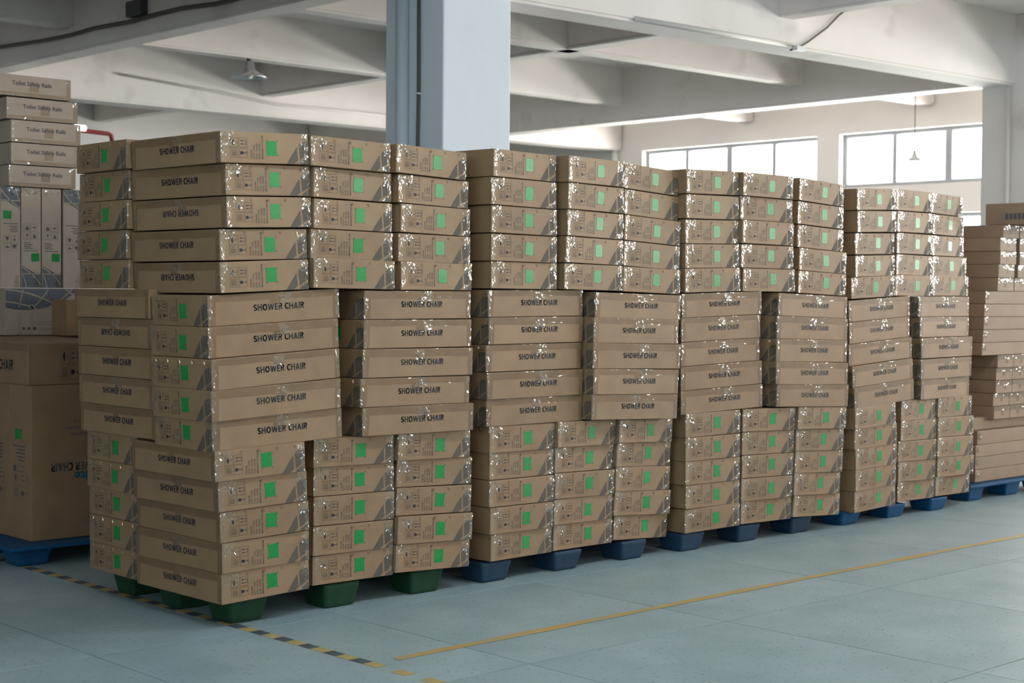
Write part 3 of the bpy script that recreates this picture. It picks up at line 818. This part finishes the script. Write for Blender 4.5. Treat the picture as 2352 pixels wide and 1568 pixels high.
# rear cartons of each stack: they carry the tiers and shade the floor, plain sides only
XS = [0.0, 1.385, 2.715, 4.15]
for P_ in range(4):
    h = HL[P_]
    for lay in range(15):
        t = 'L' if lay < 5 else ('M' if lay < 10 else 'T'); i = 4 - lay % 5; zb = Z0[P_] + lay * h - ZF
        spots = [(.625 * k + CL / 2, .665 + CW / 2, True) for k in range(2)] if t != 'M' else [(.424 * k + CW / 2, .460, False) for k in range(3)]
        for k, (dx, dy, turn) in enumerate(spots):
            if P_ == 0 and k == 0: continue
            mw = Matrix.Translation((XS[P_] + dx + (.02 if P_ == 0 else 0), dy, zb))
            if turn: mw = mw @ ROT_B
            o = put('shower_chair_carton', body_me)
            o.matrix_world = mw @ Matrix.Diagonal((1, 1, (h - .0022) / HT, 1))
            tag(o, 'plain-sided carton at the back, %s, %s, %s, %s' % (TN[t], RN[i], CN[k], SN[P_]), 'carton', 'shower chair cartons')

# ------------------------------------------------------------------ nine-legged plastic pallets
def pallet(x, y, ztop, material, label, W_=1.20, D_=1.0, inset=.15):
    e = bpy.data.objects.new('plastic_pallet', None); C.objects.link(e); e.location = (x, y, 0); tag(e, label, 'pallet', 'nine-legged plastic pallets')
    d = MB().box(inset, inset, ztop - (.014 if inset > .1 else .024), W_ - inset, D_ - inset, ztop - .002)
    put('deck', d.mesh('deck', material, bevel=.008), e)
    rib = MB()
    for yy in (.26, D_ / 2, D_ - .26): rib.box(.22, yy - .012, ztop - .035, W_ - .22, yy + .012, ztop - .013)
    for xx in (.26, W_ / 2, W_ - .26): rib.box(xx - .012, .22, ztop - .035, xx + .012, D_ - .22, ztop - .013)
    put('rib_grid', rib.mesh('rib_grid', material), e)
    bx, by, tx, ty = .076, .066, .096, .086
    lm = MB().frustum(-bx, -by, bx, by, 0, -tx, -ty, tx, ty, ztop - .003).mesh('foot', material, bevel=.016, seg=3)
    for fx in (.14, W_ / 2, W_ - .14):
        for fy in (.125, D_ / 2, D_ - .125):
            o = put('foot', lm, e); o.location = (fx, fy, 0)
    return e
pallet(.03, .03, Z0[0] - ZF, 'green_plastic', 'green plastic pallet under the nearest carton stack')
pallet(1.36, .03, Z0[1] - ZF, 'navy_plastic', 'dark blue plastic pallet next to the green pallet')
pallet(2.70, .01, Z0[2] - ZF, 'navy_plastic', 'dark blue plastic pallet under the third carton stack')
pallet(4.09, .01, Z0[3] - ZF, 'blue_plastic', 'bright blue plastic pallet under the fourth carton stack')
pallet(5.60, .10, .154 - ZF, 'blue_plastic', 'blue plastic pallet under the plain cartons, far end of the row', 1.2, 1.1, .02)
pallet(-.02, 1.76, .150 - ZF, 'blue_plastic', 'blue plastic pallet under the tall cartons, by the hazard tape', 1.2, 1.1, 0)
pallet(.15, 3.02, .150 - ZF, 'blue_plastic', 'blue plastic pallet behind the tall cartons', 1.2, 1.1)
# ------------------------------------------------------------------ plain cartons at the far end of the row
def plain_box(name, x0, y0, z0, x1, y1, z1, label, group, m='carton_plain'):
    mb = MB().box(0, 0, 0, x1 - x0, y1 - y0, z1 - z0)
    o = put(name, mb.mesh(name, m, bevel=.003)); o.location = (x0, y0, z0); tag(o, label, 'carton', group); return o
def S(x, z):   # survey at y=.02 moved to the stack's front plane
    k = (5.126 + Y5) / (5.126 + .02); return (-3.275 + (x + 3.275) * k, 1.354 + (z - 1.354) * k - ZF)
Y5 = .18
G5 = 'plain cartons at the far end of the row'
def tape_on(o, w, h, seed, style):
    r = random.Random(seed); k = Ink(); mb = MB()
    if style == 'band':
        k.rect(.002, h * .62, w - .002, h - .002); c = w * r.uniform(.35, .5); k.rect(c, h * .30, c + .035, h * .62)
    else:
        k.rect(.004, h * .35, .045, h * .85)
    put('brown_tape', MB().add([(a, -.0007, b) for a, b in k.v], k.f).mesh('brown_tape', 'brown_tape'), o)
    fn = lambda s, t, d: (s, -d, t)
    if style == 'band': film_patch(mb, fn, .004, w - .004, h * .6, h - .002, 12, 4, .0018, r, .35)
    else: film_patch(mb, fn, .001, .05, h * .5, h - .001, 5, 5, .0018, r, .4)
    put('clear_tape', mb.mesh('clear_tape', 'film'), o)['kind'] = 'stuff'
for i, (x, zt, zb) in enumerate([(5.492, .593, .513), (5.521, .513, .426), (5.503, .426, .350), (5.500, .350, .271), (5.503, .271, .192)]):
    xa, za = S(x, zb); _, zc = S(x, zt)
    o = plain_box('long_carton', xa, Y5 + (.05 if i == 0 else 0) , za, xa + 1.15, Y5 + .5, zc - .002, 'long plain carton, %s of the lowest tier at the far end of the row' % RN[i], G5)
    tape_on(o, 1.15, zc - za, i, 'spot')
for i in range(5):
    x = [5.752, 5.752, 5.735, 5.72, 5.717][i]; zt = .984 - i * .0815; zb = zt - .0815
    for k in range(3):
        xa, za = S(x + k * .200, zb); _, zc = S(x, zt)
        o = plain_box('small_carton', xa, Y5 + .01 * (i % 2), za, xa + .203, Y5 + .62, zc - .002, 'small taped carton, %s, %s of the second tier, far end of the row' % (RN[i], CN[k]), G5)
        tape_on(o, .203, zc - za, i * 3 + k, 'band')
for i in range(5):
    x = [5.591, 5.580, 5.576, 5.570, 5.560][i]; zt = 1.388 - i * .0806; zb = zt - .0806
    xa, za = S(x, zb); _, zc = S(x, zt)
    o = plain_box('long_carton', xa, Y5, za, xa + 1.15, Y5 + .45, zc - .002, 'long plain carton, %s of the third tier at the far end of the row' % RN[i], G5)
    tape_on(o, 1.15, zc - za, i + 20, 'spot')
for i in range(5):
    x = [5.794, 5.759, 5.762, 5.743, 5.736][i]; zt = 1.812 - i * .0846; zb = zt - .0846
    for k in range(3):
        gap = .205 if i in (0, 4) else .240
        xa, za = S(x + k * gap, zb); _, zc = S(x, zt)
        o = plain_box('small_carton', xa, Y5, za, xa + .203, Y5 + .62, zc - .002, 'small taped carton, %s, %s of the fourth tier, far end of the row' % (RN[i], CN[k]), G5)
        tape_on(o, .203, zc - za, i * 3 + k + 60, 'band')
xa, za = S(5.80, 1.812); _, zc = S(5.80, 1.945)
o = plain_box('wide_carton', xa, Y5 - .42, za, xa + .5, Y5 + .135, zc, 'wide dark carton lying on top of the plain cartons at the far end', G5)
put('white_label', MB().box(-.0008, .19, .02, 0, .235, .062).mesh('white_label', 'white_label'), o)
k = Ink()
for q in range(6): k.rect(.24 + q * .03, .03, .262 + q * .03, .07)
put('dark_print', MB().add([(-.0006, a, b) for a, b in k.v], [tuple(reversed(f)) for f in k.f]).mesh('dark_print', 'ink_soft'), o)

# ------------------------------------------------------------------ tall pile beside the hazard tape
GP = 'cartons of the pile beside the hazard tape'
X0, Y0, ZA, ZB, ZD = .138, 1.873, .150 - ZF, .898 - ZF, 1.098 - ZF
TW, TD, TH = .55, .238, ZB - ZA
ON = ['nearest', 'second', 'third', 'fourth']
for q in range(4):
    y0 = Y0 + q * .240
    o = plain_box('tall_carton', X0, y0, ZA, X0 + TW, y0 + TD, ZB - .002, 'tall upright carton standing on the blue pallet, %s of the upright row' % ON[q], GP, 'carton')
    side = lambda u, v: (-.0007, TD - u, v)
    k = Ink()
    fw, fh = .072, .066
    ic = icons(fw, fh, .006, .006)
    k.merge(ic, lambda a, b: (.045 + (.144 - b) if False else .045 + a, .19 + b))
    for n_, s in enumerate(('MEAS: 62*42*24CM', 'N.W. : 5.8 KG', 'G.W. : 7.2 KG', 'QTY: 2 PCS', 'COLOR:')):
        pass
    for n_ in range(5): k.rect((.045, .085, .075, .085, .10)[n_], .445 - n_ * .017, .170, .4515 - n_ * .017)
    k.rect(.05, .325, .075, .355); k.frame(.075, .325, .165, .355, .002)
    for (x, y_, sx, sy_) in ((.055, .545, 1, -1), (.150, .545, -1, -1), (.055, .468, 1, 1), (.150, .468, -1, 1)):
        k.line((x, y_), (x + sx * .01, y_), .002); k.line((x, y_), (x, y_ + sy_ * .01), .002)
    put('handling_marks', k.on('handling_marks', 'ink_soft', side), o)['kind'] = 'stuff'
    l = put('green_label', MB().box(-.0012, -.0345, -.0255, 0, .0345, .0255).mesh('green_label', 'green_label'), o); l.location = (0, .137, .507)
    if q == 0:
        front = lambda u, v: (u, -.0007, v)
        k = Ink()
        def upside(s, xr, yb, w, h, bold):   # turned half round, starting at its right-hand end
            v, f = fit_text(s, w, h, bold); n = len(k.v); k.v += [(xr - a, yb + h - b) for a, b in v]; k.f += [tuple(i + n for i in fc) for fc in f]
        k.merge(block_letters('SHOWER CHAIR', .295, .040), lambda a, b: (.395 - a, .367 - b))
        for n_, (s, w) in enumerate((('tool-free assembly', .20), ('height adjustable', .20), ('easy cleaning', .155))):
            upside(s, (.20, .176, .217)[n_] + w, .494 + n_ * .031, w, .020, .0)
        put('lettering', k.on('lettering', 'ink_soft', front), o)
        k = Ink(); upside('nite', .33, .275, .11, .046, .03)
        put('teal_lettering', k.on('teal_lettering', 'teal_print', front), o)
# cartons lying across them
for q in range(2):
    y0 = Y0 - .004 + q * .625
    o = plain_box('wide_carton', X0 - .015, y0, ZB, X0 + .61, y0 + .620, ZD - .002, 'brown carton lying %s on the upright cartons' % ('nearest' if q == 0 else 'second'), GP, 'carton')
    if q == 0:
        k = Ink().merge(icons(.044, .072, .005, .006), lambda a, b: (.165 + a, .022 + b))
        put('handling_marks', k.on('handling_marks', 'ink', lambda u, v: (u, -.0007, v)), o)['kind'] = 'stuff'
        k = Ink().merge(block_letters('SHOWER CHAIR', .40, .050), lambda a, b: (.055 + a, .066 + b))
        put('lettering', k.on('lettering', 'ink', lambda u, v: (-.0007, .620 - u, v)), o)
        k = Ink(); k.rect(.002, .16, .618, .197)
        put('brown_tape', k.on('brown_tape', 'brown_tape', lambda u, v: (-.0006, .620 - u, v)), o)
        mb = MB(); r = random.Random(5)
        film_patch(mb, lambda s, t, d: (-d, -s, t) if s < 0 else (s, -d, t), -.012, .012, .002, .196, 4, 20, .0012, r, .3)
        put('clear_tape', mb.mesh('clear_tape', 'film'), o)['kind'] = 'stuff'
        st = MB()
        for u in (.07, .16, .25): st.box(u, -.0014, .178, u + .016, 0, .182)
        put('staple_row', st.mesh('staple_row', 'carton'), o)['kind'] = 'stuff'
# supporting cartons behind and the safety-rail pile
YP = 3.124
for q in range(2):
    plain_box('tall_carton', .58 + q * .34, YP + .0, .150 - ZF, .91 + q * .34, YP + .6, ZD - .004, 'tall carton under the safety rail cartons, %s of the pair' % ('first' if q == 0 else 'second'), GP)
o = plain_box('globe_carton', .596, YP, ZD, 1.12, YP + .55, 1.36 - ZF, 'carton with big dark globe print under the upright cartons', GP, 'carton_pale')
k = Ink()
# dark globe disc cut to the face, tan lines over it
cx, cy, R_ = .12, .62, .50
pts = [(.001, .26)] + [(.001 + i * .0261, max(.02, cy - math.sqrt(R_ ** 2 - (.001 + i * .0261 - cx) ** 2) + .02)) for i in range(21)] + [(.523, .26)]
k.poly([(a, min(b, .2605)) for a, b in pts])
put('globe_print', k.on('globe_print', 'blue_grey_print', lambda u, v: (u, -.0006, v)), o)
k = Ink()
def arc(p0, p1, p2, t, n=10):
    q = [((1 - s) ** 2 * p0[0] + 2 * s * (1 - s) * p1[0] + s * s * p2[0], (1 - s) ** 2 * p0[1] + 2 * s * (1 - s) * p1[1] + s * s * p2[1]) for s in [i / n for i in range(n + 1)]]
    for i in range(n): k.line(q[i], q[i + 1], t)
arc((.0, .255), (.17, .245), (.33, .155), .008); arc((.0, .188), (.12, .18), (.235, .122), .008); arc((.105, .255), (.09, .20), (.08, .155), .006)
arc((.255, .258), (.22, .20), (.14, .135), .006); arc((.40, .258), (.30, .16), (.16, .118), .006); arc((.36, .258), (.42, .22), (.45, .20), .006)
for u in (.078, .146, .285): k.rect(u, .003, u + .012, .17 if u == .146 else .13)
for u in (.078, .146, .285): k.rect(u - .006, .165 if u == .146 else .128, u + .018, .172 if u == .146 else .135)
put('unprinted_lines', k.on('unprinted_lines', 'tan_line', lambda u, v: (u, -.0010, v)), o)
k = Ink()
for v in (.075, .062, .04, .03): k.line((.16, v), (.33, v - .004), .002)
for u in (.10, .13, .165, .30, .325): k.rect(u, .03, u + .014, .046)
for u in (.0775, .0885, .1455, .1575, .2845, .2965): k.rect(u, .003, u + .0015, .125)
put('line_drawing', k.on('line_drawing', 'ink_soft', lambda u, v: (u, -.0013, v)), o)
plain_box('small_carton', .87, YP - .18, ZD, 1.30, YP - .005, 1.298 - ZF, 'small plain carton beside the globe carton', GP, 'carton')
# four upright cartons
Z1, Z2 = 1.362 - ZF, 1.926 - ZF
UN = ['leftmost upright slim carton with the label near its top', 'second upright slim carton, label near its foot', 'third upright slim carton, label near its foot', 'fourth upright slim carton, partly behind the green-pallet stack']
for q in range(4):
    x0 = [.578, .700, .823, .953][q]; wq = .1165; hq = Z2 - Z1
    o = plain_box('slim_carton', x0, YP + .02, Z1, x0 + wq, YP + .44, Z2 - .004, UN[q] + ', under the safety rail cartons', GP, 'carton_pale')
    inv = q in (0, 3)
    F_ = (lambda u, v: (wq - u, -.0007, hq - v)) if inv else (lambda u, v: (u, -.0007, v))
    G_ = (lambda u, v: (wq - u, -.0010, hq - v)) if inv else (lambda u, v: (u, -.0010, v))
    k = Ink(); k.poly([(.002, .003), (.114, .003), (.114, .085), (.08, .085), (.002, .125)])
    put('globe_print', k.on('globe_print', 'blue_grey_print', F_), o)
    k = Ink(); arc((.0, .118), (.06, .09), (.114, .02), .006, 6); k.rect(.002, .076, .114, .082); arc((.002, .085), (.02, .05), (.03, .0), .005, 5)
    put('unprinted_lines', k.on('unprinted_lines', 'tan_line', G_), o)
    k = Ink(); fw = .040
    for i in (0, 1):
        for j in (0, 1): k.frame(.014 + i * .043, .272 + j * .045, .014 + i * .043 + fw, .272 + j * .045 + .042, .001)
    k.poly([(.022, .324), (.048, .324), (.044, .340), (.026, .340)]); k.ell(.035, .341, .006, .006, 0, 180, 8)
    k.ell(.077, .335, .013, .008, 0, 180, 10); k.rect(.0763, .320, .0777, .335)
    k.poly([(.028, .302), (.042, .302), (.040, .292), (.035, .288), (.030, .292)]); k.rect(.0343, .276, .0357, .290); k.rect(.029, .275, .041, .277)
    k.poly([(.066, .280), (.090, .280), (.077, .306)])
    for n_ in range(4): k.rect(.016, .250 - n_ * .010, .055 + (n_ % 2) * .012, .254 - n_ * .010)
    k.rect(.016, .206, .100, .210)
    put('handling_marks', k.on('handling_marks', 'ink_soft', F_), o)['kind'] = 'stuff'
    if q != 3:
        l = put('green_label', MB().box(-.024, -.0012, -.0225, .024, 0, .0225).mesh('green_label', 'green_label'), o)
        l.location = (.040, 0, .405) if q == 0 else (.083, 0, .172); l.rotation_euler = (0, math.radians([1, -2, 1][q]), 0)
    mb = MB(); r = random.Random(q + 11)
    film_patch(mb, lambda s, t, d: (s, -d, t), .002, wq - .002, hq - .05, hq - .004, 8, 4, .002, r, .5)
    film_patch(mb, lambda s, t, d: (s, -d, t), .075, wq - .001, .003, .07, 4, 5, .002, r, .5)
    put('clear_tape', mb.mesh('clear_tape', 'film'), o)['kind'] = 'stuff'
# five safety rail cartons
for i, (xa, xb, zb, zt) in enumerate([(.520, .991, 2.425, 2.545), (.606, 1.032, 2.298, 2.420), (.631, 1.050, 2.172, 2.296), (.631, 1.050, 2.048, 2.170), (.618, 1.020, 1.926, 2.046)]):
    wq, hq = xb - xa, zt - zb - .003
    o = plain_box('safety_rail_carton', xa, YP, zb - ZF, xb, YP + .44, zt - ZF - .003, 'safety rail carton, %s of the five lying on the upright cartons' % ['topmost', 'second', 'third', 'fourth', 'lowest'][i], GP, 'carton_pale')
    k = Ink().text('Toilet Safety Rails', wq * .5 - .118, hq * .46, .236, .030, 0, .018)
    put('lettering', k.on('lettering', 'ink_soft', lambda u, v: (u, -.0012, v)), o)
    k = Ink(); k.rect(wq - .028, .002, wq - .002, hq - .002); k.rect(.002, .002, wq - .03, .022); k.rect(wq * .47, hq * .25, wq * .47 + .055, hq * .72)
    put('brown_tape', k.on('brown_tape', 'pale_tape', lambda u, v: (u, -.0006, v)), o)
    mb = MB(); r = random.Random(i + 31)
    film_patch(mb, lambda s, t, d: (s, -d, t), wq - .04, wq - .001, hq * .7, hq - .001, 4, 3, .002, r, .4)
    film_patch(mb, lambda s, t, d: (s, -d, t), .001, wq * .4, .001, .012, 16, 1, .0015, r, .5)
    film_patch(mb, lambda s, t, d: (s, -d, t), .001, .014, .001, hq - .002, 2, 9, .0015, r, .4)
    put('clear_tape', mb.mesh('clear_tape', 'film'), o)['kind'] = 'stuff'
